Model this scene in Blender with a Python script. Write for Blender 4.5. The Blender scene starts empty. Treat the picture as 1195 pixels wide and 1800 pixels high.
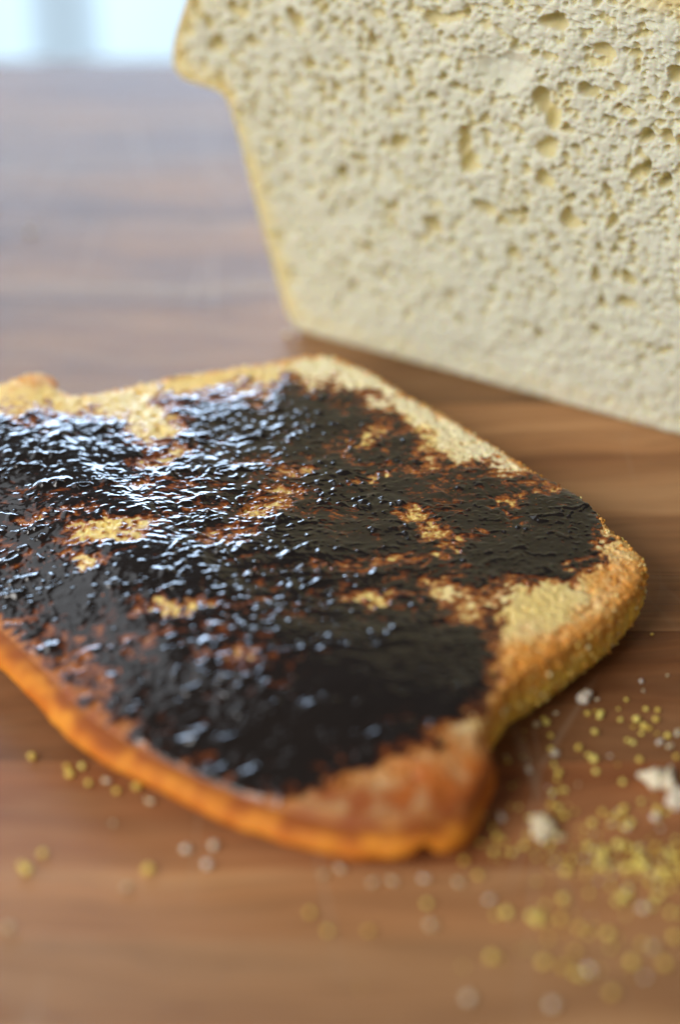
import bpy, math, random
import numpy as np
from mathutils import Vector

random.seed(7)
RNG = np.random.default_rng(11)
S = 0.001                                   # everything below is measured in millimetres
sc = bpy.context.scene
COL = sc.collection

# ------------------------------------------------------------------ camera
CAM_H, CAM_PITCH, CAM_F = 284.4, 0.6178, 3800.0     # height (mm), pitch (rad), focal length in photo pixels
cam_d = bpy.data.cameras.new('camera')
cam_d.sensor_fit = 'VERTICAL'
cam_d.sensor_height = 23.6
cam_d.lens = CAM_F / 1800.0 * 23.6
cam_d.clip_start = 0.01
cam_d.clip_end = 50.0
cam_d.dof.use_dof = True
cam_d.dof.focus_distance = 0.466
cam_d.dof.aperture_fstop = 2.5
cam_d.dof.aperture_blades = 0
cam = bpy.data.objects.new('camera', cam_d)
cam.location = (0, 0, CAM_H * S)
cam.rotation_euler = (math.pi / 2 - CAM_PITCH, 0, 0)
COL.objects.link(cam)
sc.camera = cam

# ------------------------------------------------------------------ light
W_STR, DOOR_STR, SIDE_W, FRONT_W = 0.13, 18.0, 2.6, 6.2
world = bpy.data.worlds.new('World')
sc.world = world
world.use_nodes = True
world.node_tree.nodes['Background'].inputs[0].default_value = (0.97, 0.98, 1.0, 1)
world.node_tree.nodes['Background'].inputs[1].default_value = W_STR

def area_lamp(name, loc, target, size, power, color):
    d = bpy.data.lights.new(name, 'AREA')
    d.shape = 'RECTANGLE'
    d.size, d.size_y = size
    d.energy = power
    d.color = color
    o = bpy.data.objects.new(name, d)
    o.location = loc
    o.rotation_euler = (Vector(target) - Vector(loc)).to_track_quat('-Z', 'Y').to_euler()
    COL.objects.link(o)
    return o
# fill lamps added with no visible source: left, and viewer's side
area_lamp('side_fill', (-1.25, 0.95, 0.8), (0, 0.4, 0), (1.6, 1.5), SIDE_W * 4, (0.86, 0.93, 1.0))
area_lamp('front_fill', (-1.05, -0.55, 0.95), (0.02, 0.42, 0.03), (1.0, 0.8), FRONT_W * 4, (1.0, 0.98, 0.95))

sc.view_settings.view_transform = 'Standard'
sc.view_settings.look = 'None'
sc.view_settings.exposure = 0.14
sc.view_settings.gamma = 1.0
sc.view_settings.use_curve_mapping = False
sc.render.engine = 'CYCLES'
sc.cycles.use_denoising = True
sc.cycles.max_bounces = 8
sc.cycles.diffuse_bounces = 4
sc.cycles.glossy_bounces = 4
sc.cycles.caustics_reflective = False
sc.cycles.caustics_refractive = False
sc.cycles.sample_clamp_indirect = 6.0

# ------------------------------------------------------------------ helpers
def lin(r, g, b):
    def c(v):
        v /= 255.0
        return v / 12.92 if v <= 0.04045 else ((v + 0.055) / 1.055) ** 2.4
    return np.array([c(r), c(g), c(b)])

def sst(a, b, x):
    t = np.clip((x - a) / (b - a), 0, 1)
    return t * t * (3 - 2 * t)

def _hash(ix, iy, iz, seed):
    h = (ix.astype(np.int64) * 374761393 + iy.astype(np.int64) * 668265263
         + iz.astype(np.int64) * 2147483647 + seed * 974634777) & 0xFFFFFFFF
    h = ((h ^ (h >> 13)) * 1274126177) & 0xFFFFFFFF
    h = ((h ^ (h >> 16)) * 2246822519) & 0xFFFFFFFF
    return (h ^ (h >> 15)) & 0xFFFFFFFF

_G = RNG.normal(size=(256, 3))
_G /= np.linalg.norm(_G, axis=1)[:, None]

def perlin(P, scale, seed=0):
    """gradient noise, about -1..1; P in mm, scale = wavelength in mm (number or per axis)"""
    Q = np.asarray(P, float) / np.asarray(scale, float)
    I = np.floor(Q)
    F = Q - I
    W = F * F * F * (F * (F * 6 - 15) + 10)
    ix, iy, iz = I[:, 0], I[:, 1], I[:, 2]
    out = np.zeros(len(Q))
    for dx in (0, 1):
        wx = W[:, 0] if dx else 1 - W[:, 0]
        for dy in (0, 1):
            wy = W[:, 1] if dy else 1 - W[:, 1]
            for dz in (0, 1):
                wz = W[:, 2] if dz else 1 - W[:, 2]
                g = _G[_hash(ix + dx, iy + dy, iz + dz, seed) & 255]
                out += wx * wy * wz * (g[:, 0] * (F[:, 0] - dx) + g[:, 1] * (F[:, 1] - dy) + g[:, 2] * (F[:, 2] - dz))
    return out * 1.6

def fbm(P, scale, octaves=3, seed=0, gain=0.5):
    s = np.asarray(scale, float)
    out, a = 0, 1.0
    for k in range(octaves):
        out = out + a * perlin(P, s / 2 ** k, seed + 17 * k)
        a *= gain
    return out

def poly_sd(pts, poly):
    """signed distance to a closed polygon, positive inside"""
    pts = np.asarray(pts, float)
    poly = np.asarray(poly, float)
    d2 = np.full(len(pts), 1e18)
    inside = np.zeros(len(pts), bool)
    n = len(poly)
    for i in range(n):
        a, b = poly[i], poly[(i + 1) % n]
        e = b - a
        w = pts - a
        t = np.clip((w @ e) / (e @ e + 1e-12), 0, 1)
        d2 = np.minimum(d2, ((w - t[:, None] * e) ** 2).sum(1))
        c = ((a[1] <= pts[:, 1]) & (b[1] > pts[:, 1])) | ((b[1] <= pts[:, 1]) & (a[1] > pts[:, 1]))
        if abs(e[1]) > 1e-12:
            xi = a[0] + (pts[:, 1] - a[1]) / e[1] * e[0]
            inside ^= c & (pts[:, 0] < xi)
    return np.where(inside, 1, -1) * np.sqrt(d2)

def spline(pts, n):
    """Catmull-Rom through pts, resampled to n points of equal arc length"""
    p = np.asarray(pts, float)
    p = np.vstack([2 * p[0] - p[1], p, 2 * p[-1] - p[-2]])
    out = []
    for i in range(1, len(p) - 2):
        t = np.linspace(0, 1, 24, endpoint=False)[:, None]
        a, b, c, d = p[i - 1], p[i], p[i + 1], p[i + 2]
        out.append(0.5 * (2 * b + (c - a) * t + (2 * a - 5 * b + 4 * c - d) * t ** 2 + (3 * b - a - 3 * c + d) * t ** 3))
    out.append(p[-2][None])
    q = np.vstack(out)
    s = np.concatenate([[0], np.cumsum(np.linalg.norm(np.diff(q, axis=0), axis=1))])
    u = np.linspace(0, s[-1], n)
    return np.stack([np.interp(u, s, q[:, k]) for k in range(q.shape[1])], 1)

def coons(c0, c1, d0, d1):
    """c0,c1: (nu,k) curves at v=0 and v=1; d0,d1: (nv,k) curves at u=0 and u=1"""
    nu, nv = len(c0), len(d0)
    u = np.linspace(0, 1, nu)[None, :, None]
    v = np.linspace(0, 1, nv)[:, None, None]
    L = (1 - v) * c0[None] + v * c1[None]
    D = (1 - u) * d0[:, None] + u * d1[:, None]
    B = ((1 - u) * (1 - v) * c0[0] + u * (1 - v) * c0[-1] + (1 - u) * v * c1[0] + u * v * c1[-1])
    return L + D - B                        # (nv, nu, k)

def grid_faces(nv, nu, wrap=False):
    i = np.arange(nv - 1)[:, None]
    j = np.arange(nu if wrap else nu - 1)[None]
    j2 = (j + 1) % nu
    return np.stack([i * nu + j, i * nu + j2, (i + 1) * nu + j2, (i + 1) * nu + j], -1).reshape(-1, 4)

def mesh(name, V, F, mat=None, color=None, floats=None, smooth=True):
    """V in mm"""
    me = bpy.data.meshes.new(name)
    V = np.asarray(V, np.float32) * S
    F = np.asarray(F, np.int32)
    k = F.shape[1]
    me.vertices.add(len(V))
    me.vertices.foreach_set('co', V.ravel())
    me.loops.add(F.size)
    me.loops.foreach_set('vertex_index', F.ravel())
    me.polygons.add(len(F))
    me.polygons.foreach_set('loop_start', np.arange(0, F.size, k, dtype=np.int32))
    me.polygons.foreach_set('loop_total', np.full(len(F), k, np.int32))
    me.polygons.foreach_set('use_smooth', np.full(len(F), smooth))
    if color is not None:
        a = me.color_attributes.new('tone', 'FLOAT_COLOR', 'POINT')
        c = np.ones((len(V), 4), np.float32)
        c[:, :3] = color
        a.data.foreach_set('color', c.ravel())
    for kk, vv in (floats or {}).items():
        a = me.attributes.new(kk, 'FLOAT', 'POINT')
        a.data.foreach_set('value', np.asarray(vv, np.float32))
    me.update(calc_edges=True)
    me.validate()
    if mat:
        me.materials.append(mat)
    return me

def obj(name, me, parent=None, **props):
    o = bpy.data.objects.new(name, me)
    COL.objects.link(o)
    if parent:
        o.parent = parent
    for k, v in props.items():
        o[k] = v
    return o

def box(name, lo, hi, mat, parent=None, bevel=0.0, **props):
    import bmesh
    bm = bmesh.new()
    bmesh.ops.create_cube(bm, size=1)
    for v in bm.verts:
        v.co = Vector([(lo[i] + hi[i]) / 2 + v.co[i] * (hi[i] - lo[i]) for i in range(3)]) * S
    if bevel:
        bmesh.ops.bevel(bm, geom=bm.edges[:], offset=bevel * S, segments=2, affect='EDGES', profile=0.6)
    me = bpy.data.meshes.new(name)
    bm.to_mesh(me)
    bm.free()
    me.materials.append(mat)
    return obj(name, me, parent, **props)

class NT:
    def __init__(self, name):
        self.m = bpy.data.materials.new(name)
        self.m.use_nodes = True
        self.t = self.m.node_tree
        self.b = self.t.nodes['Principled BSDF']
    def n(self, kind, **kw):
        x = self.t.nodes.new(kind)
        for k, v in kw.items():
            setattr(x, k, v)
        return x
    def link(self, a, b):
        self.t.links.new(a, b)
    def math(self, op, a, b=None, clamp=False):
        x = self.n('ShaderNodeMath', operation=op, use_clamp=clamp)
        for i, v in enumerate((a, b)):
            if v is None:
                continue
            if isinstance(v, (int, float)):
                x.inputs[i].default_value = v
            else:
                self.link(v, x.inputs[i])
        return x.outputs[0]
    def mix(self, fac, a, b, blend='MIX'):
        x = self.n('ShaderNodeMix', data_type='RGBA', blend_type=blend)
        for s, v in ((x.inputs[0], fac), (x.inputs[6], a), (x.inputs[7], b)):
            if isinstance(v, (int, float)):
                s.default_value = v
            elif isinstance(v, (tuple, list, np.ndarray)):
                s.default_value = (*[float(q) for q in v[:3]], 1)
            else:
                self.link(v, s)
        return x.outputs[2]
    def ramp(self, fac, stops):
        x = self.n('ShaderNodeValToRGB')
        e = x.color_ramp.elements
        while len(e) < len(stops):
            e.new(0.5)
        for el, (p, c) in zip(e, stops):
            el.position = p
            el.color = (*[float(q) for q in c[:3]], 1) if not isinstance(c, (int, float)) else (c, c, c, 1)
        self.link(fac, x.inputs[0])
        return x.outputs[0]
    def noise(self, vec, scale, detail=3, rough=0.5, dist=0.0):
        x = self.n('ShaderNodeTexNoise')
        x.inputs['Scale'].default_value = scale
        x.inputs['Detail'].default_value = detail
        x.inputs['Roughness'].default_value = rough
        x.inputs['Distortion'].default_value = dist
        self.link(vec, x.inputs['Vector'])
        return x.outputs[0]
    def mapping(self, vec, scale=(1, 1, 1), rot=(0, 0, 0), loc=(0, 0, 0)):
        x = self.n('ShaderNodeMapping')
        x.inputs['Scale'].default_value = scale
        x.inputs['Rotation'].default_value = rot
        x.inputs['Location'].default_value = loc
        self.link(vec, x.inputs['Vector'])
        return x.outputs[0]
    def bump(self, h, strength, dist_mm, prev=None):
        x = self.n('ShaderNodeBump')
        x.inputs['Strength'].default_value = strength
        x.inputs['Distance'].default_value = dist_mm * S
        self.link(h, x.inputs['Height'])
        if prev is not None:
            self.link(prev, x.inputs['Normal'])
        return x.outputs[0]
    def set(self, **kw):
        for k, v in kw.items():
            s = self.b.inputs[k.replace('_', ' ')]
            if hasattr(v, 'node'):
                self.link(v, s)
            else:
                s.default_value = v
        return self

# pixel of the photograph -> point on the board (used only to read off where things stand)
CT, ST = math.cos(CAM_PITCH), math.sin(CAM_PITCH)
def at(px, py, z=0.0):
    a, b = (px - 597.5) / CAM_F, -(py - 900) / CAM_F
    r = np.array([a, CT + b * ST, -ST + b * CT])
    return np.array([0, 0, CAM_H]) + r * ((z - CAM_H) / r[2])
def to_px(P):
    x, y, z = P[:, 0], P[:, 1], P[:, 2] - CAM_H
    d = y * CT - z * ST
    return np.stack([597.5 + CAM_F * x / d, 900 - CAM_F * (y * ST + z * CT) / d], 1)

# ------------------------------------------------------------------ materials
def wood_material():
    w = NT('oiled_wood')
    geo = w.n('ShaderNodeNewGeometry')
    info = w.n('ShaderNodeObjectInfo')
    off = w.n('ShaderNodeVectorMath', operation='SCALE')
    off.inputs[0].default_value = (7.3, 3.1, 5.7)
    w.link(info.outputs['Random'], off.inputs['Scale'])
    add = w.n('ShaderNodeVectorMath', operation='ADD')
    w.link(geo.outputs['Position'], add.inputs[0])
    w.link(off.outputs[0], add.inputs[1])
    P = add.outputs[0]
    warp = w.noise(w.mapping(P, (7, 18, 14)), 1.0, 3)
    wv = w.n('ShaderNodeVectorMath', operation='MULTIPLY_ADD')
    comb = w.n('ShaderNodeCombineXYZ')
    w.link(w.math('MULTIPLY', w.math('SUBTRACT', warp, 0.5), 0.045), comb.inputs[1])
    w.link(P, wv.inputs[0]); wv.inputs[1].default_value = (1, 1, 1)
    w.link(comb.outputs[0], wv.inputs[2])
    Q = wv.outputs[0]
    band = w.noise(w.mapping(Q, (2.5, 75, 40)), 1.0, 4, 0.6)
    fine = w.noise(w.mapping(Q, (14, 420, 200)), 1.0, 4, 0.65)
    pore = w.noise(w.mapping(Q, (45, 1500, 900)), 1.0, 2, 0.5)
    blot = w.noise(w.mapping(P, (12, 34, 10)), 1.0, 4, 0.6)
    tone = w.n('ShaderNodeAttribute', attribute_type='OBJECT', attribute_name='tone')
    c1 = w.ramp(band, [(0.24, (0.17, 0.068, 0.026)), (0.5, (0.31, 0.145, 0.058)), (0.76, (0.46, 0.265, 0.125))])
    c2 = w.mix(w.ramp(fine, [(0.35, 0.0), (0.7, 1.0)]), (0.78, 0.75, 0.72), (1.16, 1.15, 1.12))
    c = w.mix(1.0, c1, c2, 'MULTIPLY')
    c = w.mix(1.0, c, tone.outputs['Color'], 'MULTIPLY')
    pm = w.ramp(pore, [(0.60, 0.0), (0.70, 1.0)])
    c = w.mix(w.math('MULTIPLY', pm, 0.45), c, (0.08, 0.034, 0.016))
    # knife scratches: long thin cell borders, worn light
    sm = None
    for rot, loc, sc_ in ((0.9, 1.3, (28, 5, 5)), (-0.6, 4.1, (24, 4, 5)), (0.35, 7.7, (36, 7, 5))):
        vo = w.n('ShaderNodeTexVoronoi', feature='DISTANCE_TO_EDGE')
        vo.inputs['Scale'].default_value = 1.0
        w.link(w.mapping(geo.outputs['Position'], sc_, (0, 0, rot), (loc, loc * 0.7, 0)), vo.inputs['Vector'])
        ln = w.ramp(vo.outputs['Distance'], [(0.0, 1.0), (0.012, 0.0)])
        gate = w.ramp(w.noise(w.mapping(geo.outputs['Position'], (11, 11, 11), loc=(loc, 0, 0)), 1.0, 1), [(0.56, 0.0), (0.66, 1.0)])
        m_ = w.math('MULTIPLY', ln, gate)
        sm = m_ if sm is None else w.math('MAXIMUM', sm, m_)
    c = w.mix(w.math('MULTIPLY', sm, 0.5), c, (0.42, 0.30, 0.20))
    c = w.mix(w.math('MULTIPLY', w.ramp(blot, [(0.42, 0.0), (0.66, 1.0)]), 0.5), c, (0.40, 0.21, 0.095))
    rough = w.math('ADD', w.math('MULTIPLY', blot, 0.16), 0.46)
    nb = w.bump(fine, 0.35, 0.12)
    nb = w.bump(w.math('SUBTRACT', 1.0, pm), 0.5, 0.1, nb)
    nb = w.bump(w.math('SUBTRACT', 1.0, sm), 0.6, 0.12, nb)
    w.set(Base_Color=c, Roughness=rough, Normal=nb)
    w.b.inputs['IOR'].default_value = 1.5
    w.b.inputs['Specular IOR Level'].default_value = 0.24
    return w.m

def tone_material(name, rough=0.7, sss=0.0, radius=(2, 1.2, 0.5), scale=1.0, bump=None, gloss_attr=False, spec=0.35):
    w = NT(name)
    a = w.n('ShaderNodeAttribute', attribute_name='tone')
    tc = w.n('ShaderNodeTexCoord')
    w.set(Base_Color=a.outputs['Color'], Roughness=rough)
    w.b.inputs['Specular IOR Level'].default_value = spec
    if gloss_attr:
        g = w.n('ShaderNodeAttribute', attribute_name='gloss')
        w.link(w.math('SUBTRACT', rough, w.math('MULTIPLY', g.outputs['Fac'], rough - 0.18)), w.b.inputs['Roughness'])
    if sss:
        w.b.inputs['Subsurface Weight'].default_value = sss
        w.b.inputs['Subsurface Radius'].default_value = radius
        w.b.inputs['Subsurface Scale'].default_value = scale * S
    if bump:
        nb = None
        for sc_, st, dist in bump:
            nb = w.bump(w.noise(tc.outputs['Object'], sc_, 3, 0.6), st, dist, nb)
        w.link(nb, w.b.inputs['Normal'])
    return w.m

M_WOOD = wood_material()
M_CRUMB = tone_material('soft_crumb', 0.85, 0.6, (2.2, 1.5, 0.6), 0.9, [(1600, 0.5, 0.25)], spec=0.2)
M_TOAST = tone_material('toasted_crumb', 0.7, 0.35, (1.6, 0.8, 0.25), 1.0, [(1900, 0.5, 0.2)], gloss_attr=True)
M_CRUST = tone_material('baked_crust', 0.6, 0.25, (1.4, 0.6, 0.15), 1.0, [(1300, 0.4, 0.15)], spec=0.18)
M_GRIT = tone_material('crust_grit', 0.6, 0.25, (1.0, 0.6, 0.2), 1.0)

def plain(name, c, rough=0.6, sss=0.0, rad=(1, .7, .3), noise=0.0):
    w = NT(name)
    info = w.n('ShaderNodeObjectInfo')
    tc = w.n('ShaderNodeTexCoord')
    nz = w.noise(tc.outputs['Object'], 900, 2)
    f = w.math('ADD', w.math('MULTIPLY', info.outputs['Random'], 0.5), w.math('MULTIPLY', nz, 0.5))
    c = np.array(c)
    col = w.ramp(f, [(0.2, c * np.array([0.72, 0.62, 0.45])), (0.5, c), (0.85, np.clip(c * np.array([1.15, 1.25, 1.7]), 0, 0.9))])
    w.set(Base_Color=col, Roughness=rough)
    if sss:
        w.b.inputs['Subsurface Weight'].default_value = sss
        w.b.inputs['Subsurface Radius'].default_value = rad
        w.b.inputs['Subsurface Scale'].default_value = S
    return w.m
M_MEAL = plain('cornmeal', (0.88, 0.66, 0.14), 0.5, 0.3)
M_PALE = plain('pale_crumb', (0.74, 0.64, 0.45), 0.8, 0.4)
M_FRAME = plain('painted_frame', (0.62, 0.70, 0.78), 0.5)

def pane_material():
    # daylight through the glass: pale ground and hedge outside below, open sky above
    w = NT('daylight_pane')
    tc = w.n('ShaderNodeTexCoord')
    sep = w.n('ShaderNodeSeparateXYZ')
    w.link(tc.outputs['Object'], sep.inputs[0])
    nz = w.noise(w.mapping(tc.outputs['Object'], (2.2, 2.2, 1.4)), 1.0, 2)
    hgt = w.math('ADD', sep.outputs[2], w.math('MULTIPLY', w.math('SUBTRACT', nz, 0.5), 0.12))
    k = w.ramp(hgt, [(0.80, 0.0), (0.88, 1.0)])
    low = w.math('ADD', w.math('MULTIPLY', nz, 1.7), 0.45)
    st = w.n('ShaderNodeMix')
    w.link(k, st.inputs[0]); w.link(low, st.inputs[2]); st.inputs[3].default_value = DOOR_STR
    w.b.inputs['Base Color'].default_value = (0.02, 0.02, 0.02, 1)
    w.b.inputs['Roughness'].default_value = 0.1
    w.link(w.mix(k, (0.62, 0.83, 1.0), (0.57, 0.75, 1.0)), w.b.inputs['Emission Color'])
    w.link(st.outputs[0], w.b.inputs['Emission Strength'])
    return w.m
M_PANE = pane_material()

# ------------------------------------------------------------------ the wooden board
board = box('wooden_board', (-420, 180, -32), (420, 650.5, -8.5), M_WOOD, kind='structure', bevel=1.5)
board['label'] = 'oiled brown wooden board of glued staves under the bread'
board['tone'] = (1.0, 1.0, 1.0, 1.0)
edges = [180, 226, 269.5, 287, 316, 357, 398, 446, 492, 541, 597, 651.5]
tones = [(1.0, 1.0, 1.0), (1.18, 1.27, 1.36), (1.42, 1.40, 1.40), (1.0, 0.75, 0.64), (0.68, 0.56, 0.50), (0.85, 0.79, 0.76), (1.30, 1.34, 1.38),  # the darkest stave has some of the toast's shadow painted into its tone
         (0.70, 0.78, 0.88), (0.64, 0.72, 0.84), (0.58, 0.66, 0.78), (0.62, 0.70, 0.82)]
for i in range(len(edges) - 1):
    p = box('plank', (-420, edges[i] + 0.03, -8), (420, edges[i + 1] - 0.03, 0), M_WOOD, board, bevel=0.12)
    p['tone'] = (*tones[i], 1.0)

# ------------------------------------------------------------------ the bright glazed door far behind
def glazed_door():
    root = bpy.data.objects.new('glazed_door', None)
    COL.objects.link(root)
    root.location = (-0.348, 2.6, -0.95)
    root['label'] = 'tall glazed door with pale frame, overexposed daylight behind the board'
    root['category'] = 'door'
    def part(n, lo, hi, m):
        return box(n, lo, hi, m, root, bevel=2 if m is M_FRAME else 0)
    # local millimetres: x across, z up from the floor
    part('stile', (-1020, -25, 0), (-940, 25, 1960), M_FRAME)
    part('mullion', (-19, -25, 70), (19, 25, 1880), M_FRAME)
    part('stile', (940, -25, 0), (1020, 25, 1960), M_FRAME)
    part('rail', (-940, -25, 0), (940, 25, 70), M_FRAME)
    part('rail', (-940, -25, 1880), (940, 25, 1960), M_FRAME)
    part('pane', (-939, -4, 71), (-20, 4, 1879), M_PANE)
    part('pane', (20, -4, 71), (939, 4, 1879), M_PANE)
glazed_door()

# ------------------------------------------------------------------ pore field shared by bread faces
def pore_raster(w, h, cell, pores):
    """depth of the holes on a regular raster; pores: (x, y, rx, ry, angle, depth)"""
    nx, ny = int(w / cell) + 1, int(h / cell) + 1
    D = np.zeros((ny, nx))
    for x, y, rx, ry, an, dep in pores:
        R = max(rx, ry) * 1.25
        i0, i1 = max(0, int((y - R) / cell)), min(ny, int((y + R) / cell) + 2)
        j0, j1 = max(0, int((x - R) / cell)), min(nx, int((x + R) / cell) + 2)
        if i0 >= i1 or j0 >= j1:
            continue
        Y, X = np.mgrid[i0:i1, j0:j1] * cell
        dx, dy = X - x, Y - y
        c, s = math.cos(an), math.sin(an)
        a, b = (dx * c + dy * s) / rx, (-dx * s + dy * c) / ry
        th = np.arctan2(b, a)
        k = 1 + 0.16 * np.sin(2 * th + x * 7) + 0.12 * np.sin(3 * th + y * 5)
        r = np.sqrt(a * a + b * b) / k
        f = dep * np.clip(1 - r ** 2.6, 0, 1) ** 0.85
        D[i0:i1, j0:j1] = np.maximum(D[i0:i1, j0:j1], f)
    return D

def sample(D, x, y, cell):
    fx, fy = np.clip(x / cell, 0, D.shape[1] - 1.001), np.clip(y / cell, 0, D.shape[0] - 1.001)
    i, j = fy.astype(int), fx.astype(int)
    a, b = fy - i, fx - j
    return (D[i, j] * (1 - a) * (1 - b) + D[i + 1, j] * a * (1 - b) + D[i, j + 1] * (1 - a) * b + D[i + 1, j + 1] * a * b)

# ------------------------------------------------------------------ the loaf
LX, LY, LR = 36.35, 454.76, math.radians(-28.0)
LT = np.array([math.cos(LR), math.sin(LR)])      # along the cut face, to the right
LN = np.array([-math.sin(LR), math.cos(LR)])     # into the loaf, away from the viewer

def on_face(px, py):
    a, b = (px - 597.5) / CAM_F, -(py - 900) / CAM_F
    r = np.array([a, CT + b * ST, -ST + b * CT])
    n = np.array([LN[0], LN[1], 0])
    o = np.array([0, 0, CAM_H])
    k = ((np.array([LX, LY, 0]) - o) @ n) / (r @ n)
    P = o + k * r
    return (P[:2] - [LX, LY]) @ LT, P[2]

def build_loaf():
    half = [(-50, 0.25), (-54.0, 1.2), (-56.3, 4.0), (-57.7, 8.0), (-61.2, 20), (-65, 34), (-68.6, 48), (-71.6, 58),
            (-73.5, 61.6), (-77, 62.6), (-81.5, 62.9), (-85.5, 63.8), (-87.6, 66.5), (-87.2, 72), (-84.6, 80), (-82, 86), (-77, 93),
            (-68, 100), (-54, 105), (-38, 108)]
    left = half[:12]; lobe = half[12:]
    NU, NV = 560, 430
    bot = spline([(-56.3, 4.0), (-54.6, 1.3), (-51, 0.25), (-30, 0.2), (0, 0.2), (30, 0.2), (51, 0.25), (54.6, 1.3), (56.3, 4.0)], NU)
    lft = spline([(-56.3, 4.0)] + half[3:13], NV)
    rgt = lft * [-1, 1]
    dome = spline(half[12:] + [(0, 111)] + [(-x, z) for x, z in half[12:][::-1]], NU)
    G = coons(bot, dome, lft, rgt)                 # (NV, NU, 2)
    P = G.reshape(-1, 2)
    ring = np.vstack([G[0, :-1], G[:-1, -1], G[-1, :0:-1], G[:0:-1, 0]])
    sd = poly_sd(P, ring[::8])
    # ---- holes
    X0, Z0, CELL = -92.0, -2.0, 0.2
    pores = []
    rng = np.random.default_rng(5)
    def scatter(n, lo, hi, dmul, zbias):
        k = 0
        while k < n:
            x, z = rng.uniform(-90, 60), rng.uniform(0, 112)
            if rng.random() > 0.30 + 0.7 * min(1, z / 70) ** zbias:
                continue
            k += 1
            r = lo * (hi / lo) ** rng.random() ** 1.6
            if z < 16:
                r *= 0.7
            e = rng.uniform(0.65, 1.0)
            pores.append((x - X0, z - Z0, r, r * e, rng.uniform(0, 3.1), r * dmul * rng.uniform(0.7, 1.3)))
    scatter(3000, 0.25, 0.6, 1.1, 0.5)
    scatter(1100, 0.5, 1.25, 2.2, 0.9)
    scatter(230, 0.9, 1.8, 2.1, 1.1)
    big = [(519, 35, 15, 19, 2.6), (885, 125, 46, 34, 1.7), (950, 178, 18, 20, 3.2), (968, 205, 16, 20, 2.8), (600, 305, 11, 13, 3.2),
           (815, 250, 14, 24, 2.4), (822, 285, 12, 26, 2.6), (760, 395, 20, 13, 3.0), (700, 250, 16, 14, 2.6), (850, 365, 18, 13, 3.0), (960, 262, 20, 16, 2.2),
           (955, 316, 18, 14, 2.2), (1000, 388, 16, 18, 2.8), (1045, 580, 12, 8, 2.8), (760, 32, 20, 11, 2.2), (653, 70, 9, 12, 3.0),
           (970, 40, 20, 14, 3.0), (1030, 160, 16, 11, 2.8), (1135, 240, 12, 14, 3.0), (1130, 300, 12, 15, 3.0), (1168, 320, 11, 14, 3.2), (1060, 90, 18, 13, 2.0),
           (1103, 490, 13, 14, 2.6), (1098, 533, 14, 11, 2.2), (1045, 485, 8, 14, 2.4), (945, 590, 8, 7, 2.4), (1000, 350, 10, 9, 2.6), (645, 435, 10, 10, 2.4),
           (365, 40, 13, 12, 2.0), (380, 80, 20, 14, 2.2), (408, 15, 10, 14, 2.0), (443, 75, 11, 10, 2.2), (542, 115, 8, 13, 2.4), (630, 280, 14, 10, 2.2),
           (680, 365, 8, 9, 2.6), (900, 445, 12, 12, 2.2), (1075, 390, 9, 15, 2.2), (740, 720 - 300, 12, 8, 1.6), (590, 155, 9, 11, 2), (560, 160, 9, 7, 2), (1185, 130, 14, 12, 2.6)]
    for px, py, rx, ry, d in big:
        x, z = on_face(px, py)
        pores.append((x - X0, z - Z0, rx * 0.145, ry * 0.162, rng.uniform(-.3, .3), d * (1.7 if rx < 40 else 1.0)))
    D = pore_raster(184, 118, CELL, pores)
    dep = sample(D, P[:, 0] - X0, P[:, 1] - Z0, CELL)
    P3 = np.column_stack([P[:, 0], P[:, 1], np.zeros(len(P))])
    soft = fbm(P3, 9, 2, 3) * 0.45
    dens = np.clip(0.45 + P[:, 1] / 110 + 0.35 * perlin(P3, 16, 33), 0.2, 1.15)
    foam = sst(0.12, 0.75, fbm(P3, (3.0, 3.4, 3), 2, 34, .6)) * 1.5 * dens
    foam2 = sst(0.10, 0.7, perlin(P3, (1.5, 1.7, 2), 35)) * 0.65 * dens
    dep = np.maximum(np.maximum(dep, foam), foam2)
    rough = fbm(P3, 2.0, 3, 9, 0.55) * 0.26 + np.abs(perlin(P3, 0.9, 31)) * 0.10
    inner = sst(0.2, 3.0, sd)
    off = dep * sst(0.3, 1.8, sd) + soft * inner + rough * (0.35 + 0.65 * inner) - 1.0 * inner * 0
    off += (1 - sst(0, 1.2, sd)) * 0.5
    V = np.column_stack([LX + LT[0] * P[:, 0] + LN[0] * off, LY + LT[1] * P[:, 0] + LN[1] * off, P[:, 1]])
    V[:, 2] += perlin(P3, 0.9, 40) * 0.12 * (1 - inner)
    V[:, 2] = np.maximum(V[:, 2], 0.1)
    # ---- colour of the crumb itself: cream, yellower towards the crust
    n1 = fbm(P3, 14, 3, 50)[:, None]
    cream = np.array([0.69, 0.685, 0.545]) * (1 + 0.05 * n1)
    yel = np.array([0.80, 0.67, 0.30])
    brown = np.array([0.60, 0.34, 0.09])
    # yellow of light bouncing inside the holes, painted into the crumb by depth
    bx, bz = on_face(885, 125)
    bounce_tint = sst(0.30, 1.4, dep)[:, None] * 0.75 * (1 - np.exp(-(((P[:, 0] - bx) / 7) ** 2 + ((P[:, 1] - bz) / 6) ** 2) ** 3))[:, None]
    colr = cream * (1 - bounce_tint) + np.array([0.72, 0.615, 0.29]) * bounce_tint
    wy = (1 - sst(0.8, 6.5, sd + perlin(P3, 3, 61) * 1.3 + perlin(P3, 9, 64) * 2.0))[:, None] * 0.7 * sst(1.5, 7, P[:, 1])[:, None]
    colr = colr * (1 - wy) + yel * wy
    top = (sst(52, 70, P[:, 1]) * (1 - sst(0.2, 2.0, sd + perlin(P3, 2, 62) * .7)))[:, None]
    colr = colr * (1 - top * .35) + brown * top * .35
    bt = ((1 - sst(0.0, 1.6, P[:, 1] + perlin(P3, 2, 63) * .6)))[:, None]
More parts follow.
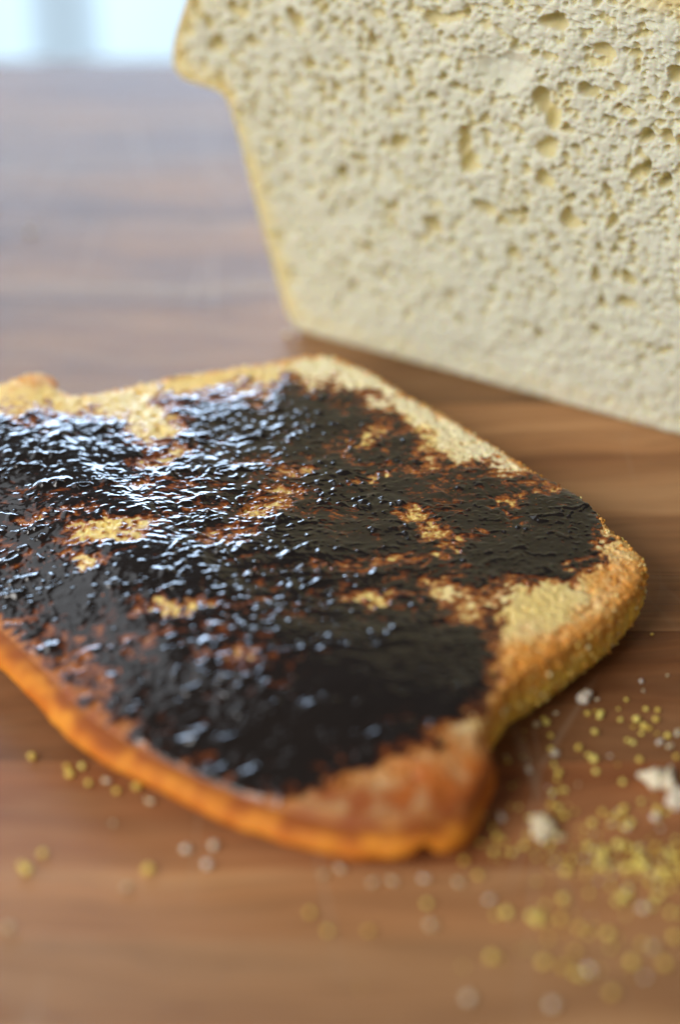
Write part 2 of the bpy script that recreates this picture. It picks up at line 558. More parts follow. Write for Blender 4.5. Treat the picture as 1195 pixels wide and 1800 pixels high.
    colr = colr * (1 - bt * .7) + np.array([0.42, 0.27, 0.09]) * bt * .7
    root = bpy.data.objects.new('bread_loaf', None)
    COL.objects.link(root)
    root.location = ((LX + LN[0] * 70) * S, (LY + LN[1] * 70) * S, 0)
    root['label'] = 'cut white loaf standing upright, pale holey crumb facing out, thin golden crust'
    root['category'] = 'bread'
    shift = np.array([LX + LN[0] * 70, LY + LN[1] * 70, 0])
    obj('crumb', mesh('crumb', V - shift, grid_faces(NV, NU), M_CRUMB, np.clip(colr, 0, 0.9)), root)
    # ---- crust: the outline drawn back along the loaf
    idx = np.concatenate([np.arange(NU - 1), np.arange(NV - 1) * NU + NU - 1,
                          (NV - 1) * NU + np.arange(NU - 1, 0, -1), np.arange(NV - 1, 0, -1) * NU])
    R0 = V[idx]
    R2 = P[idx]
    nrm = np.roll(R2, -3, 0) - np.roll(R2, 3, 0)
    nrm = np.column_stack([nrm[:, 1], -nrm[:, 0]])
    nrm /= np.linalg.norm(nrm, axis=1)[:, None] + 1e-9
    ks = np.concatenate([[0, 0.25, 0.5, 0.8, 1.2, 1.7, 2.3, 3, 4], np.arange(5.5, 140, 2.5)])
    rows, cols = [], []
    up = sst(58, 75, R2[:, 1])[:, None]
    for k in ks:
        q3 = np.column_stack([R2, np.full(len(R2), k)])
        d = (perlin(q3, 1.1, 70) * 0.28 + fbm(q3, 7, 2, 71) * 0.5) * (0 if k == 0 else min(1, k / 1.5))
        end = max(0, (k - 120) / 20.0)
        sh = 1 - 0.25 * end * end
        q = (R2 + nrm * d[:, None]) * [sh, 1 - 0.12 * end * end]
        V3 = np.column_stack([LX + LT[0] * q[:, 0] + LN[0] * k, LY + LT[1] * q[:, 0] + LN[1] * k, np.maximum(q[:, 1], 0.1)])
        if k == 0:
            V3 = R0.copy()
        rows.append(V3)
        t = perlin(q3, 4, 72)[:, None]
        side = np.array([0.86, 0.73, 0.37]) * (1 + .12 * t)
        tp = np.array([0.76, 0.52, 0.18]) * (1 + .2 * t)
        cc_ = side * (1 - up) + tp * up
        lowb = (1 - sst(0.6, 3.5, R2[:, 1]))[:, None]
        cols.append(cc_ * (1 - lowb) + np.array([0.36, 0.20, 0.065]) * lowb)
    n = len(R2)
    VV = np.vstack(rows + [rows[-1].mean(0)[None]])
    FF = grid_faces(len(ks), n, True)[:, ::-1]
    CC = np.vstack(cols + [cols[-1].mean(0)[None]])
    last = (len(ks) - 1) * n
    fan = np.column_stack([last + np.arange(n), last + (np.arange(n) + 1) % n, np.full(n, len(VV) - 1), np.full(n, len(VV) - 1)])
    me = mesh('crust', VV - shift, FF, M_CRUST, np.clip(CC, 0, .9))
    import bmesh
    bm = bmesh.new(); bm.from_mesh(me); bm.verts.ensure_lookup_table()
    bm.faces.new([bm.verts[last + i] for i in range(n)])
    bm.to_mesh(me); bm.free()
    obj('crust', me, root)
    return root
build_loaf()

# ------------------------------------------------------------------ the toast
def build_toast():
    def W(lst):
        return [at(a[0], a[1], a[2] if len(a) > 2 else 14.0) for a in lst]
    A, B, C, D = (500, 634), (1126, 972), (838, 1394, 9.3), (-140, 735, 11.5)
    NU, NV = 700, 560
    bot = spline(W([A, (540, 622), (590, 626), (650, 650), (720, 692), (800, 737), (880, 787), (950, 832), (1000, 858), (1040, 888),
                    (1072, 926), (1102, 950), B]), NU)
    rgt = spline(W([B, (1131, 992), (1116, 1034), (1075, 1078), (1020, 1122), (962, 1162), (908, 1198), (874, 1236), (856, 1268, 13.6),
                    (850, 1292, 13.2), (858, 1312, 12.4), (861, 1345, 11.2), C]), NV)
    dome = spline(W([D, (-195, 795, 11), (-215, 860, 10), (-190, 930, 9.5), (-130, 990, 9), (-60, 1047, 9), (0, 1102, 9), (30, 1130, 9), (80, 1178, 9), (150, 1249, 9),
                     (220, 1297, 9), (300, 1338, 9), (400, 1383, 9), (500, 1418, 9), (600, 1444, 9), (680, 1452, 9), (735, 1442, 9.4), (770, 1440, 9), (812, 1426, 9), C]), NU)
    lft = spline(W([A, (420, 645), (350, 656), (300, 663), (250, 676), (160, 693), (118, 694), (104, 684), (92, 664), (70, 656, 14.4), (35, 664, 14), (0, 680, 13.5),
                    (-70, 700, 12.5), D]), NV)
    G = coons(bot, dome, lft, rgt)
    base = G.reshape(-1, 3).copy()
    q = np.repeat(np.linspace(0, 1, NV), NU)
    # the top stays level and only dips to the rounded dome
    zb = np.repeat(np.linspace(0, 1, NV)[:, None], NU, 1).ravel()
    ext = 4.6 * (zb - sst(0.72, 1.0, zb)) * np.sin(np.pi * np.tile(np.linspace(0, 1, NU), NV)) ** 0.35
    base[:, 2] += ext
    ring2 = np.vstack([G[0, :-1], G[:-1, -1], G[-1, :0:-1], G[:0:-1, 0]])[:, :2]
    sd = poly_sd(base[:, :2], ring2[::14])
    sd = np.maximum(sd, 0)
    N3 = np.column_stack([base[:, :2], np.zeros(len(base))])
    px = to_px(base)
    frg = np.exp(-sd / 1.4) * (1 - sst(0.80, 0.92, zb))
    base[:, 0] += perlin(N3, 1.5, 205) * 0.5 * frg
    base[:, 1] += perlin(N3, 1.5, 206) * 0.5 * frg
    jit = np.column_stack([perlin(N3, 5, 201), perlin(N3, 5, 202)]) * 20 + np.column_stack([perlin(N3, 1.6, 203), perlin(N3, 1.6, 204)]) * 15
    pj = px + jit
    def blob(x, y, rx, ry, ang=0.0):
        c, s = math.cos(ang), math.sin(ang)
        dx, dy = pj[:, 0] - x, pj[:, 1] - y
        a, b = (dx * c + dy * s) / rx, (-dx * s + dy * c) / ry
        return np.exp(-(a * a + b * b) ** 1.5)
    # ---- the crumb surface
    rng = np.random.default_rng(8)
    x0, y0 = base[:, 0].min() - 1, base[:, 1].min() - 1
    wx, wy = np.ptp(base[:, 0]) + 2, np.ptp(base[:, 1]) + 2
    pores = [(rng.uniform(0, wx), rng.uniform(0, wy), r, r * rng.uniform(.6, 1), rng.uniform(0, 3), r * rng.uniform(.6, 1.1))
             for r in 0.25 + 0.95 * rng.random(5200) ** 3]
    dep = sample(pore_raster(wx, wy, 0.2, pores), base[:, 0] - x0, base[:, 1] - y0, 0.2)
    low = fbm(N3, 22, 2, 210) * 0.28
    fine = fbm(N3, 2.0, 3, 211, 0.6) * 0.26 + (np.abs(perlin(N3, 1.0, 212)) - .25) * 0.3
    domew = sst(0.86, 0.97, zb)
    fine = fine * (1 - 0.75 * domew)
    dep = dep * (1 - domew)
    edge = sst(0.0, 2.5, sd)
    zc = base[:, 2] + low * sst(0, 8, sd) + fine * (0.5 + .5 * edge) - dep * edge - 0.9 * np.exp(-sd / 0.9)
    # ---- where the dark spread lies
    sp = [(-260, 760), (-120, 725), (0, 737), (60, 724), (110, 730), (160, 733), (205, 748), (238, 768), (262, 790), (300, 775), (318, 745), (290, 722),
          (288, 700), (350, 692), (420, 690), (480, 678), (545, 678), (600, 688), (650, 702), (700, 735), (738, 775), (760, 805), (805, 826), (850, 824),
          (900, 834), (950, 838), (1000, 850), (1036, 872), (1056, 920), (1046, 972), (1000, 1008), (930, 1024), (850, 1034), (800, 1030), (770, 1046), (800, 1060),
          (866, 1070), (872, 1095), (858, 1132), (862, 1180), (842, 1232), (800, 1272), (720, 1312), (640, 1342), (560, 1372), (500, 1400), (425, 1402),
          (345, 1368), (272, 1326), (196, 1280), (140, 1230), (82, 1160), (24, 1106), (-40, 1040), (-140, 960), (-215, 880)]
    ssd = poly_sd(pj, sp)
    # strokes of the knife run across the board, slightly turned
    ca, sa = math.cos(0.16), math.sin(0.16)
    R3 = np.column_stack([N3[:, 0] * ca + N3[:, 1] * sa, -N3[:, 0] * sa + N3[:, 1] * ca, np.zeros(len(N3))])
    wv = np.column_stack([perlin(N3, 9, 220), perlin(N3, 9, 221), np.zeros(len(N3))]) * 1.6
    R3 = R3 + wv
    patch = fbm(R3, (11, 7, 9), 2, 222, .65)
    speck = fbm(R3, (2.6, 1.9, 2), 3, 223, .7)
    stroke = perlin(R3, (8.5, 4.6, 5), 224) + 0.55 * perlin(R3, (4.4, 2.6, 5), 225)
    cov = 0.22 + np.clip(np.where(ssd < 0, ssd / 13, ssd / 26), -2.6, 1) * 0.42 - 0.0 + patch * 0.42 + speck * 0.48 + stroke * 0.18
    bare = [(205, 925, 75, 20, -.15, 1.1), (145, 985, 34, 16, 0, 1.2), (320, 1062, 70, 10, -.05, 1.0), (465, 885, 60, 16, -.3, .8), (300, 800, 40, 12, -.4, .9),
            (400, 940, 70, 14, -.3, .55), (520, 830, 45, 12, -.3, .5), (640, 775, 50, 10, -.8, .9), (655, 838, 45, 7, -.2, .7), (720, 900, 30, 20, .6, .9), (760, 935, 28, 20, .5, .8),
            (885, 885, 32, 16, .2, .8), (800, 955, 40, 14, -.3, .9), (690, 985, 40, 10, 0, .4), (655, 1052, 48, 12, -.1, .9), (770, 1040, 40, 22, .2, .7), (800, 1085, 50, 20, 0, .45),
            (395, 1148, 60, 10, -.1, .7), (150, 1175, 70, 38, .6, .42), (200, 1235, 40, 30, .6, .2), (540, 1000, 60, 9, -.1, .5), (560, 930, 40, 8, -.2, .45),
            (110, 900, 50, 9, -.2, .5), (250, 850, 60, 8, -.25, .4), (470, 1120, 40, 10, 0, .4), (930, 850, 60, 14, .3, .3), (620, 725, 50, 14, .3, .35), (740, 800, 30, 14, .6, .5), (690, 1080, 60, 20, 0, .25)]
    for x, y, rx, ry, an, k in bare:
        cov -= k * blob(x, y, rx, ry, an)
    for x, y, rx, ry, an, k in [(90, 800, 130, 45, -.1, .55), (700, 1190, 170, 90, -.2, .75), (480, 1290, 170, 70, .2, .5), (560, 730, 90, 25, .2, .35), (300, 1010, 130, 30, 0, .45),
                                (930, 975, 110, 38, .1, .5), (480, 960, 150, 50, -.1, .35), (420, 760, 100, 35, -.2, .3), (640, 880, 60, 30, 0, .35), (90, 1040, 110, 40, 0, .4), (870, 900, 40, 12, .4, .5), (1030, 905, 30, 46, 0, .8),
                                (600, 1120, 120, 50, 0, .3), (300, 1200, 90, 50, 0, .25)]:
        cov += k * blob(x, y, rx, ry, an)
    th = np.clip(cov - speck * 0.42 - 0.05, -0.6, 1.3)       # the body of the spread is smoother than its ragged edge
    lw = np.clip(1.25 - px[:, 0] / 760, 0.25, 1.0)
    rows_ = sst(-0.12, 0.30, perlin(R3, (22, 5.0, 9), 232) + 0.35 * perlin(N3, 4, 233))      # knife tracks
    big_l = np.maximum(perlin(R3, (5.0, 3.6, 2), 226) - 0.12, 0) ** 1.2
    mid_l = np.maximum(perlin(R3, (2.8, 2.2, 2), 228) - 0.16, 0)
    sml_l = np.maximum(perlin(R3, (1.5, 1.2, 2), 229) - 0.20, 0)
    lumps = (big_l * 1.7 * lw + mid_l * 1.05) * (0.12 + 0.88 * rows_) + sml_l * 1.0 * (0.35 + 0.65 * rows_)
    zs = base[:, 2] + low * sst(0, 8, sd) + 0.06 + th * 0.30 - 0.9 * np.exp(-sd / 0.9)
    smooth_area = np.clip(blob(700, 1200, 190, 110, -.2) + blob(480, 1300, 170, 70, .2) + blob(930, 975, 120, 40, .1) * .8, 0, 1)
    rid = (1 - 0.55 * smooth_area) * np.clip(th + .15, 0, 1)
    zs += rid * (stroke * 0.07 + lumps + fbm(R3, (1.9, 1.4, 1), 2, 227) * 0.035)
    # ---- colours of toast, butter and stain
    n1 = fbm(N3, 6, 3, 230)[:, None]
    n2 = perlin(N3, 1.3, 231)[:, None]
    cream, gold = np.array([0.86, 0.72, 0.38]), np.array([0.82, 0.54, 0.13])
    orange, redb, butter = np.array([0.70, 0.28, 0.04]), np.array([0.36, 0.09, 0.018]), np.array([0.83, 0.62, 0.22])
    def mixc(a, b, w):
        w = np.clip(np.asarray(w), 0, 1).reshape(-1, 1)
        return a * (1 - w) + b * w
    colr = np.repeat(cream[None], len(base), 0)
    colr = mixc(colr, gold, 0.35 + 0.45 * n1[:, 0] + .10 * n2[:, 0])
    colr = mixc(colr, np.array([0.82, 0.60, 0.17]), sst(0, 30, ssd) * .75)
    colr = mixc(colr, np.array([0.86, 0.56, 0.12]), np.clip(blob(60, 690, 140, 40) + blob(300, 680, 160, 26, -.15), 0, 1) * .7)
    pale = blob(630, 668, 170, 34, .35) + blob(840, 780, 150, 34, .5) + blob(1020, 975, 45, 22, -.6)
    colr = mixc(colr, np.array([0.90, 0.79, 0.49]), pale * 1.0)
    by = blob(950, 1065, 80, 34, -.25) + blob(262, 725, 60, 40) + blob(860, 1085, 40, 16) + blob(740, 760, 40, 14, .7) + blob(150, 985, 40, 18) + blob(200, 700, 90, 14)
    colr = mixc(colr, butter, by * .85)
    rimw = (1 - sst(0.3, 2.6, sd + n1[:, 0] * 1.6 + n2[:, 0] * .8))
    colr = mixc(colr, orange, rimw * .85)
    colr = mixc(colr, orange, (blob(1085, 1010, 60, 45) + blob(1000, 1120, 110, 26, -.65) + blob(900, 1170, 70, 45, -.7) + blob(60, 665, 60, 14) + blob(960, 850, 60, 14, .5) * .7) * (.85 + .35 * n2[:, 0]))
    colr = mixc(colr, redb * 0.9, (domew * .92 + blob(760, 1350, 130, 66, -.2) * .85 + blob(160, 1190, 90, 60, .7) * .9) * (.85 + .4 * n1[:, 0]))
    colr = mixc(colr, np.array([0.62, 0.25, 0.045]), (blob(680, 1355, 80, 15, -.25) + blob(800, 1330, 26, 16)) * .55)
    colr = mixc(colr, np.array([0.55, 0.155, 0.018]), blob(770, 1355, 120, 56, -.2) * (.6 + .4 * n1[:, 0]))
    stain = sst(-0.42, -0.02, cov + .12 * n2[:, 0])
    colr = mixc(colr, np.array([0.44, 0.15, 0.025]), stain * .9)
    colr = mixc(colr, np.array([0.24, 0.065, 0.015]), sst(-0.10, 0.30, cov + .16 * n2[:, 0]) * .92)
    gloss = np.clip(by * .7 + stain * .6 + domew * .25 + blob(760, 1350, 130, 70) * .4 + blob(160, 1190, 90, 60, .7), 0, 1)
    root = bpy.data.objects.new('toast_slice', None)
    COL.objects.link(root)
    org = np.array([at(520, 1000)[0], at(520, 1000)[1], 0.0])
    root.location = org * S
    root['label'] = 'slice of toast lying flat, smeared with glossy black spread over butter'
    root['category'] = 'toast'
    V = np.column_stack([base[:, :2], zc])
    Fq = grid_faces(NV, NU)[:, ::-1]
    obj('crumb', mesh('crumb', V - org, Fq, M_TOAST, np.clip(colr, 0, .9), {'gloss': gloss}), root)
    # ---- the spread as its own skin, only where there is some
    show = (zs > zc - 0.10) & (cov > -0.05) & (sd > 0.25)
    keep = show[Fq].any(1)
    f2 = Fq[keep]
    ids = np.unique(f2)
    remap = np.full(len(V), -1)
    remap[ids] = np.arange(len(ids))
    tk = np.clip(cov, 0, 1)
    zs2 = np.where(show, zs, np.minimum(zs, zc - 0.15))
    Vs = np.column_stack([base[:, :2], zs2])[ids]
    obj('spread', mesh('spread', Vs - org, remap[f2], spread_material(), None, {'thick': tk[ids]}), root)
    # ---- crust round the edge and the underside
    idx = np.concatenate([np.arange(NU - 1), np.arange(NV - 1) * NU + NU - 1,
                          (NV - 1) * NU + np.arange(NU - 1, 0, -1), np.arange(NV - 1, 0, -1) * NU])
    R0 = V[idx]
    n = len(idx)
    tang = np.roll(R0[:, :2], -5, 0) - np.roll(R0[:, :2], 5, 0)
    nr = np.column_stack([tang[:, 1], -tang[:, 0]])
    nr /= np.linalg.norm(nr, axis=1)[:, None] + 1e-9
    cen = R0[:, :2].mean(0)
    if ((R0[:, :2] - cen) * nr).sum() < 0:
        nr = -nr
    for _ in range(12):
        nr = (np.roll(nr, 1, 0) + nr + np.roll(nr, -1, 0))
        nr /= np.linalg.norm(nr, axis=1)[:, None]
    dw = np.zeros(n)
    dw[NU + NV - 2 - 105: NU + NV - 2 + NU - 1 + 90] = 1.0
    kern = np.ones(61) / 61
    dw = np.convolve(np.concatenate([dw[-30:], dw, dw[:30]]), kern, 'valid')
    M = 46
    rows, cols = [], []
    s_all = np.linspace(0, 1, M) ** 1.15
    dome_i = np.arange(n) - (NU + NV - 2)
    bulge = 0.6 + dw * (0.5 + 3.1 * sst(0, 70, dome_i))
    for s in s_all:
        z = R0[:, 2] * (1 - s) + 0.15 * s
        prof = bulge * np.sin(np.pi * np.minimum(1, s * 1.15 + .02)) ** 0.8 * (1 - .0 * s) - (2.6 - 1.2 * dw) * sst(0.45, 1.0, s) * s
        Q = np.column_stack([R0[:, :2] + nr * prof[:, None], z])
        gr = perlin(Q, 1.2, 300) * 0.34 + perlin(Q, 0.6, 301) * 0.16 + fbm(Q, 5, 2, 302) * 0.35
        sm = fbm(Q, (11, 11, 8), 2, 303) * 0.75 + perlin(Q, 3, 304) * 0.10
        fade = min(1, s * 9)
        rx = to_px(R0)[:, 0]
        nick = np.exp(-((rx - 742) / 15.0) ** 2) * sst(0.5, 0.9, dw) * sst(0.15, 0.7, s) * 3.0
        fold = np.exp(-((rx - 790) / 26.0) ** 2) * sst(0.5, 0.9, dw) * 0.9
        d = (gr * (1 - dw) + (sm + fold + perlin(Q, 1.6, 306) * .10) * dw - nick) * fade
        Q[:, :2] += nr * d[:, None]
        Q[:, 2] = np.maximum(Q[:, 2] + (perlin(Q, 1.1, 305) * .2 * (1 - dw)) * fade * (1 - s), 0.12)
        if s == 0:
            Q = R0.copy()
        rows.append(Q)
        t1, t2 = fbm(Q, 6, 2, 310), perlin(Q, 1.3, 311)
        side = mixc(np.repeat(np.array([[0.92, 0.60, 0.085]]), n, 0), np.array([0.74, 0.31, 0.05]), (1 - sst(0.0, 0.42, s + .14 * t1 + .1 * t2)) * .9)
        side = mixc(side, np.array([0.84, 0.66, 0.28]), np.clip(t2 * 1.1, 0, 1) * .5)
        dm = mixc(np.repeat(np.array([[0.56, 0.155, 0.014]]), n, 0), np.array([0.74, 0.28, 0.03]), np.clip(.35 + t1 * .8, 0, 1))
        dm = mixc(dm, np.array([0.26, 0.065, 0.016]), (1 - sst(0.0, 0.22, s + .1 * t1)) * .8)
        cols.append(side * (1 - dw[:, None]) + dm * dw[:, None])
    inner = rows[-1].copy()
    VV = np.vstack(rows)
    me = mesh('crust', VV - org, grid_faces(M, n, True), M_CRUST, np.clip(np.vstack(cols), 0, .9))
    import bmesh
    bm = bmesh.new(); bm.from_mesh(me); bm.verts.ensure_lookup_table()
    bm.faces.new([bm.verts[(M - 1) * n + i] for i in range(n)][::-1])
    bm.to_mesh(me); bm.free()
    obj('crust', me, root)
    # ---- loose cornmeal and crumbs baked onto the rough sides, too many to pick apart
    ico_v, ico_f = ico()
    gv, gf, gc = [], [], []
    rr = np.random.default_rng(21)
    cand = np.where(dw < 0.4)[0]
    allV = np.array(rows)
    for k in range(1700):
        i = cand[rr.integers(len(cand))]
        lv = int(M * rr.random() ** 1.25 * .97)
        c = allV[lv, i]
        r = 0.16 + 0.42 * rr.random() ** 3
        sc3 = rr.uniform(.7, 1.25, 3) * r
        v = ico_v * sc3 * (1 + .25 * rr.normal(size=(len(ico_v), 1)))
        pos = c + np.array([nr[i, 0], nr[i, 1], 0.15]) * r * .3
        pos[2] = max(pos[2], r * 1.5)
        gf.append(ico_f + len(gv) * len(ico_v))
        gv.append(v + pos)
        f = lv / M
        p = rr.random()
        cc = np.array([0.88, 0.62, 0.16]) if p < .55 else (np.array([0.88, 0.74, 0.38]) if p < .75 else np.array([0.74, 0.36, 0.07]))
        if f < .2 and rr.random() < .6:
            cc = np.array([0.72, 0.32, 0.05])
        gc.append(np.repeat(cc[None], len(ico_v), 0))
    near = np.where((sd < 3.2) & (domew < .2) & (zb < .8))[0]
    for k in range(1500):
        i = near[rr.integers(len(near))]
        if rr.random() < sd[i] / 3.2:
            continue
        r = 0.14 + 0.34 * rr.random() ** 2.5
        v = ico_v * rr.uniform(.7, 1.25, 3) * r * (1 + .25 * rr.normal(size=(len(ico_v), 1)))
        gf.append(ico_f + len(gv) * len(ico_v))
        gv.append(v + V[i] + [0, 0, r * .25])
        p = rr.random()
        cc = colr[i] * rr.uniform(.8, 1.15) if p < .6 else (np.array([0.88, 0.68, 0.28]) if p < .75 else np.array([0.68, 0.27, 0.04]))
        gc.append(np.repeat(cc[None], len(ico_v), 0))
    obj('crust_grit', mesh('crust_grit', np.vstack(gv) - org, np.vstack(gf), M_GRIT, np.vstack(gc)), root, kind='stuff')
    return root

def spread_material():
    w = NT('dark_spread')
    a = w.n('ShaderNodeAttribute', attribute_name='thick')
    c = w.ramp(a.outputs['Fac'], [(0.0, (0.38, 0.125, 0.022)), (0.15, (0.22, 0.055, 0.012)), (0.34, (0.075, 0.02, 0.007)), (0.60, (0.012, 0.008, 0.0062))])
    tc = w.n('ShaderNodeTexCoord')
    nb = w.bump(w.noise(tc.outputs['Object'], 1200, 2, 0.5), 0.10, 0.08)
    w.set(Base_Color=c, Roughness=0.11, Normal=nb)
    w.b.inputs['IOR'].default_value = 1.5
    return w.m

def ico():
    import bmesh
    bm = bmesh.new()
    bmesh.ops.create_icosphere(bm, subdivisions=1, radius=1)
    v = np.array([x.co[:] for x in bm.verts])
    f = np.array([[q.index for q in x.verts] for x in bm.faces])
    bm.free()
    return v, f
toast = build_toast()

# ------------------------------------------------------------------ loose cornmeal grains and crumbs on the board
def grain_mesh(name, mat, seed, r, squash=0.75, sub=2, jag=0.5):
    import bmesh
    bm = bmesh.new()
    bmesh.ops.create_icosphere(bm, subdivisions=sub, radius=1)
    v = np.array([x.co[:] for x in bm.verts])
    f = np.array([[q.index for q in x.verts] for x in bm.faces])
    bm.free()
    rr = np.random.default_rng(seed)
    k = 1 + jag * perlin(v * 1.0, 0.9, seed) + .5 * jag * perlin(v, .45, seed + 1)
    v = v * k[:, None] * np.array([rr.uniform(.85, 1.2), rr.uniform(.75, 1.0), squash]) * r
    v[:, 2] -= v[:, 2].min() - 0.0
    return mesh(name, v, f, mat)
meal_meshes = [grain_mesh('cornmeal_grain', M_MEAL, 400 + k, r) for k, r in enumerate((0.22, 0.34, 0.46, 0.58, 0.72))]
pale_meshes = [grain_mesh('bread_crumb', M_PALE, 450 + k, r, .7, 2, .7) for k, r in enumerate((0.3, 0.4, 0.55, 0.75))]

def put(name, me, px, py, label, cat, group=None, scale=1.0, z=0.0):
    p = at(px, py)
    o = obj(name, me)
    o.location = (p[0] * S, p[1] * S, (z + 0.0) * S)
    o.rotation_euler = (0, 0, random.uniform(0, 6.28))
    o.scale = (scale * 1.18,) * 3
    o['label'] = label
    o['category'] = cat
    if group:
        o['group'] = group
    return o

toast_poly = [(-200, 640), (540, 600), (1140, 960), (1110, 1112), (1000, 1200), (862, 1322), (850, 1420), (740, 1490), (620, 1525), (400, 1448), (200, 1325), (0, 1165), (-200, 1000)]
def meal_label(y, k):
    size = 'coarse' if k >= 3 else 'tiny'
    if y > 1645:
        return size + ' yellow cornmeal grain on the greyer front stave, apart from the dense drift'
    if y > 1575:
        return size + ' yellow cornmeal grain on the reddish stave just in front of the dense drift'
    if y > 1430:
        return size + ' yellow cornmeal grain in the dense drift off the toast\'s near corner'
    return size + ' yellow cornmeal grain in the shade beside the toast\'s rough side'
def pale_label(x, y, k):
    size = 'coarse' if k >= 2 else 'tiny'
    if y < 700:
        return 'whitish crumb on the bare board behind the toast'
    if x < 460:
        return size + ' whitish bread crumb in front of the smooth orange dome crust'
    if y > 1645:
        return size + ' whitish bread crumb on the greyer front stave'
    if x < 840:
        return size + ' whitish bread crumb in front of the toast\'s rounded near corner'
    if y > 1430:
        return size + ' whitish bread crumb mixed into the dense yellow cornmeal drift'
    return size + ' whitish bread crumb in the shade beside the toast\'s rough side'
G_MEAL = 'cornmeal grains scattered off the rough corner of the toast'
L_LEFT = 'tiny yellow grain on the board along the smooth orange dome crust'
G_LEFT = 'grains along the smooth dome crust of the toast'
G_PALE = 'whitish bread crumbs strewn round the toast'
placed = []
def free(px, py, gap):
    p = at(px, py)[:2]
    for q, g in placed:
        if (p[0] - q[0]) ** 2 + (p[1] - q[1]) ** 2 < (gap + g) ** 2:
            return False
    placed.append((p, gap))
    return True
# grains that can be picked out in the photograph: x, y, size (0-4)
meal = [(1155, 1250, 2), (1135, 1248, 2), (1118, 1268, 4), (1130, 1280, 3), (1152, 1268, 3), (1140, 1282, 2), (1055, 1257, 3), (1046, 1252, 1), (960, 1274, 3), (1045, 1290, 3),
        (968, 1295, 2), (1016, 1318, 3), (1043, 1338, 4), (968, 1318, 2), (981, 1362, 3), (979, 1372, 2), (1188, 1334, 3), (1112, 1307, 2), (1145, 1117, 1), (1185, 1388, 3),
        (1095, 1425, 3), (1090, 1438, 3), (1040, 1450, 3), (1085, 1488, 4), (1100, 1492, 3), (1060, 1505, 4), (1050, 1510, 3), (995, 1535, 4), (1100, 1530, 4), (1130, 1525, 4),
        (1095, 1580, 4), (890, 1608, 4), (935, 1615, 4), (945, 1622, 4), (1018, 1635, 4), (985, 1620, 3), (1068, 1645, 4), (864, 1686, 4), (955, 1695, 4), (990, 1703, 4), (1110, 1695, 4), (1168, 1698, 4),
        (1075, 1748, 4), (750, 1592, 3), (545, 1608, 3), (577, 1640, 3), (648, 1640, 3), (1185, 1650, 4), (840, 1542, 3), (922, 1490, 3), (965, 1440, 2), (1165, 1535, 4), (1188, 1545, 4), (900, 1500, 2)]
for x, y, k in meal:
    if free(x, y, 0.4):
        put('cornmeal_grain', meal_meshes[k], x, y, meal_label(y, k), 'grain', G_MEAL)
rr = np.random.default_rng(33)
clusters = [(1090, 1508, 75, 18, 72), (1010, 1455, 70, 28, 36), (1150, 1532, 40, 14, 34), (890, 1470, 60, 40, 18), (960, 1620, 70, 20, 12), (1060, 1690, 90, 22, 14),
            (1110, 1275, 45, 28, 12), (940, 1330, 60, 50, 14), (960, 1390, 70, 40, 14), (850, 1400, 20, 60, 8), (1150, 1440, 40, 60, 16), (1100, 1600, 90, 30, 10), (900, 1700, 120, 40, 6)]
for cx, cy, sx, sy, n in clusters:
    k = tries = 0
    while k < n and tries < 400:
        tries += 1
        x, y = cx + sx * rr.normal(), cy + sy * rr.normal()
        if x > 1215 or y > 1800 or poly_sd([(x, y)], toast_poly)[0] > -8 or not free(x, y, 0.30):
            continue
        m = int(min(4, abs(rr.normal()) * 1.9))
        if rr.random() < 0.84:
            put('cornmeal_grain', meal_meshes[m], x, y, meal_label(y, m), 'grain', G_MEAL, rr.uniform(.8, 1.15))
        else:
            put('bread_crumb', pale_meshes[min(m, 3)], x, y, pale_label(x, y, m), 'crumb', G_PALE, rr.uniform(.8, 1.15))
        k += 1
left = [(58, 1334, 4), (120, 1352, 3), (124, 1364, 4), (146, 1351, 3), (157, 1380, 3), (207, 1394, 3), (242, 1386, 4), (238, 1358, 3), (262, 1533, 4), (48, 1532, 4), (76, 1504, 3), (40, 1525, 3)]
for x, y, k in left:
    put('cornmeal_grain', meal_meshes[k], x, y, L_LEFT, 'grain', G_LEFT, 1.25 if (x, y) in ((242, 1386), (262, 1533)) else 1.05)
pale = [(328, 1497, 3), (376, 1489, 3), (365, 1523, 3), (222, 1563, 2), (188, 1376, 2), (265, 1412, 2), (1130, 1216, 0), (1126, 1200, 1), (1172, 1189, 0), (976, 1256, 1), (1049, 1232, 1),
        (1035, 1222, 1), (1085, 1344, 1), (1158, 1308, 2), (1176, 1315, 2), (1190, 1292, 2), (1150, 1440, 3), (1130, 1600, 3), (757, 1630, 3), (1147, 1668, 3), (1035, 1708, 2),
        (570, 1540, 2), (598, 1530, 2), (655, 1555, 2), (690, 1552, 2), (745, 1548, 2), (805, 1555, 2), (860, 1585, 2), (15, 1635, 3), (200, 1450, 1), (970, 1770, 3), (505, 590, 3), (55, 410, 3)]
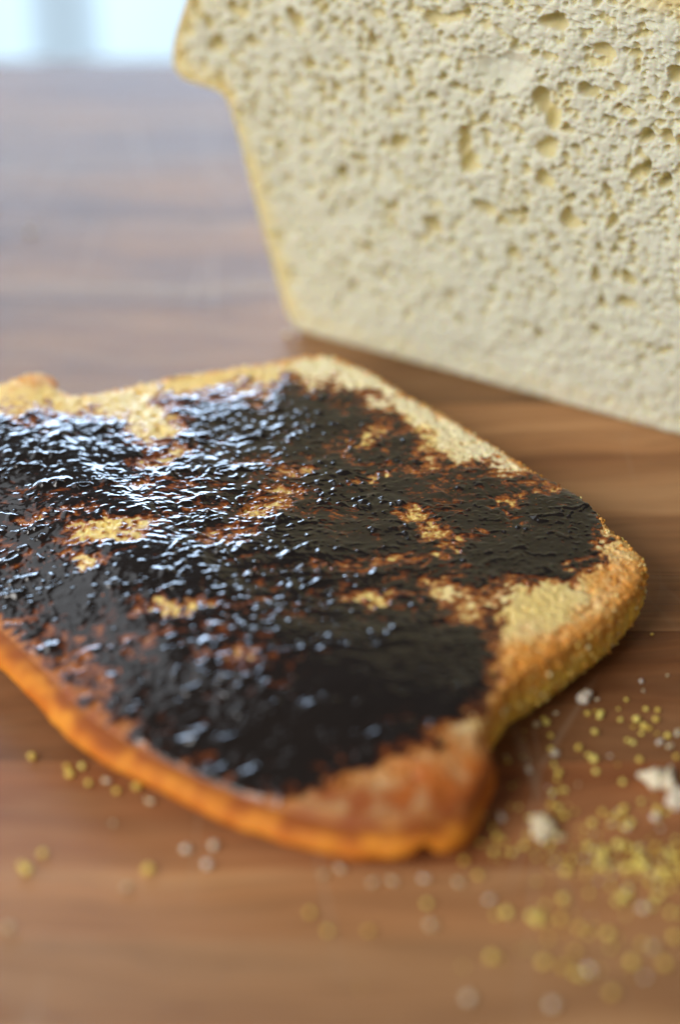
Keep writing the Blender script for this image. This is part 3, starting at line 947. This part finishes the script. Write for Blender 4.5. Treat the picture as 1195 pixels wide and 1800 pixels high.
for x, y, k in pale:
    if (x, y) == (55, 410) or free(x, y, .3):
        put('bread_crumb', pale_meshes[k], x, y, pale_label(x, y, k), 'crumb', G_PALE, 1.0)
# larger flakes, each with its own shape
def flake(name, outline, thick, px, py, label, seed, mat=M_PALE):
    ol = np.array(outline, float)
    cnt = 40
    ring = spline(np.vstack([ol, ol[:1]]), cnt + 1)[:-1]
    rows = []
    for k, (rad, z) in enumerate([(0.02, 0.0), (.5, 0), (.9, 0.05), (1.0, .3), (.97, .65), (.8, .9), (.55, 1.0), (.25, .95), (.03, 1.0)]):
        c = ring.mean(0)
        r = c + (ring - c) * rad
        Q = np.column_stack([r, np.full(cnt, z * thick)])
        nz = fbm(Q, 1.3, 2, seed)
        Q[:, :2] += (ring - c) / (np.linalg.norm(ring - c, axis=1)[:, None]) * nz[:, None] * .6 * rad
        Q[:, 2] += nz * .5 * thick * z
        rows.append(Q)
    V = np.vstack(rows)
    V[:, 2] -= V[:, 2].min()
    o = put(name, mesh(name, V, grid_faces(len(rows), cnt, True), mat), px, py, label, 'crumb')
    o.rotation_euler = (0, 0, 0)
    return o
flake('bread_crumb', [(-3.4, 1.2), (-1.0, 1.9), (2.0, 2.6), (2.7, 3.4), (2.5, 0), (2.3, -2.6), (1.2, -2.0), (-1.2, -1.6), (-2.0, -.2)], 1.9, 1155, 1378, 'large white triangular bread flake with yellow crust edge on the board', 71)
flake('bread_crumb', [(-2.2, -.2), (-1, 1.2), (1.5, 1.8), (2.2, 0), (1, -1.4), (-1.2, -1.5)], 2.0, 1192, 1415, 'white bread flake lying right below the large triangular flake', 72)
flake('bread_crumb', [(-1.5, -1.6), (-1.6, 1.4), (0, 2.0), (1.5, 1.4), (1.6, -1.2), (.2, -1.9)], 2.4, 950, 1462, 'blocky cream bread crumb among the yellow cornmeal grains', 73)
flake('bread_crumb', [(-1.3, -.4), (-.9, 1), (.4, 1.2), (1.3, .4), (.8, -1), (-.5, -1.2)], 1.6, 1024, 1232, 'round greyish bread crumb in the shadow beside the toast\'s rough side', 74)
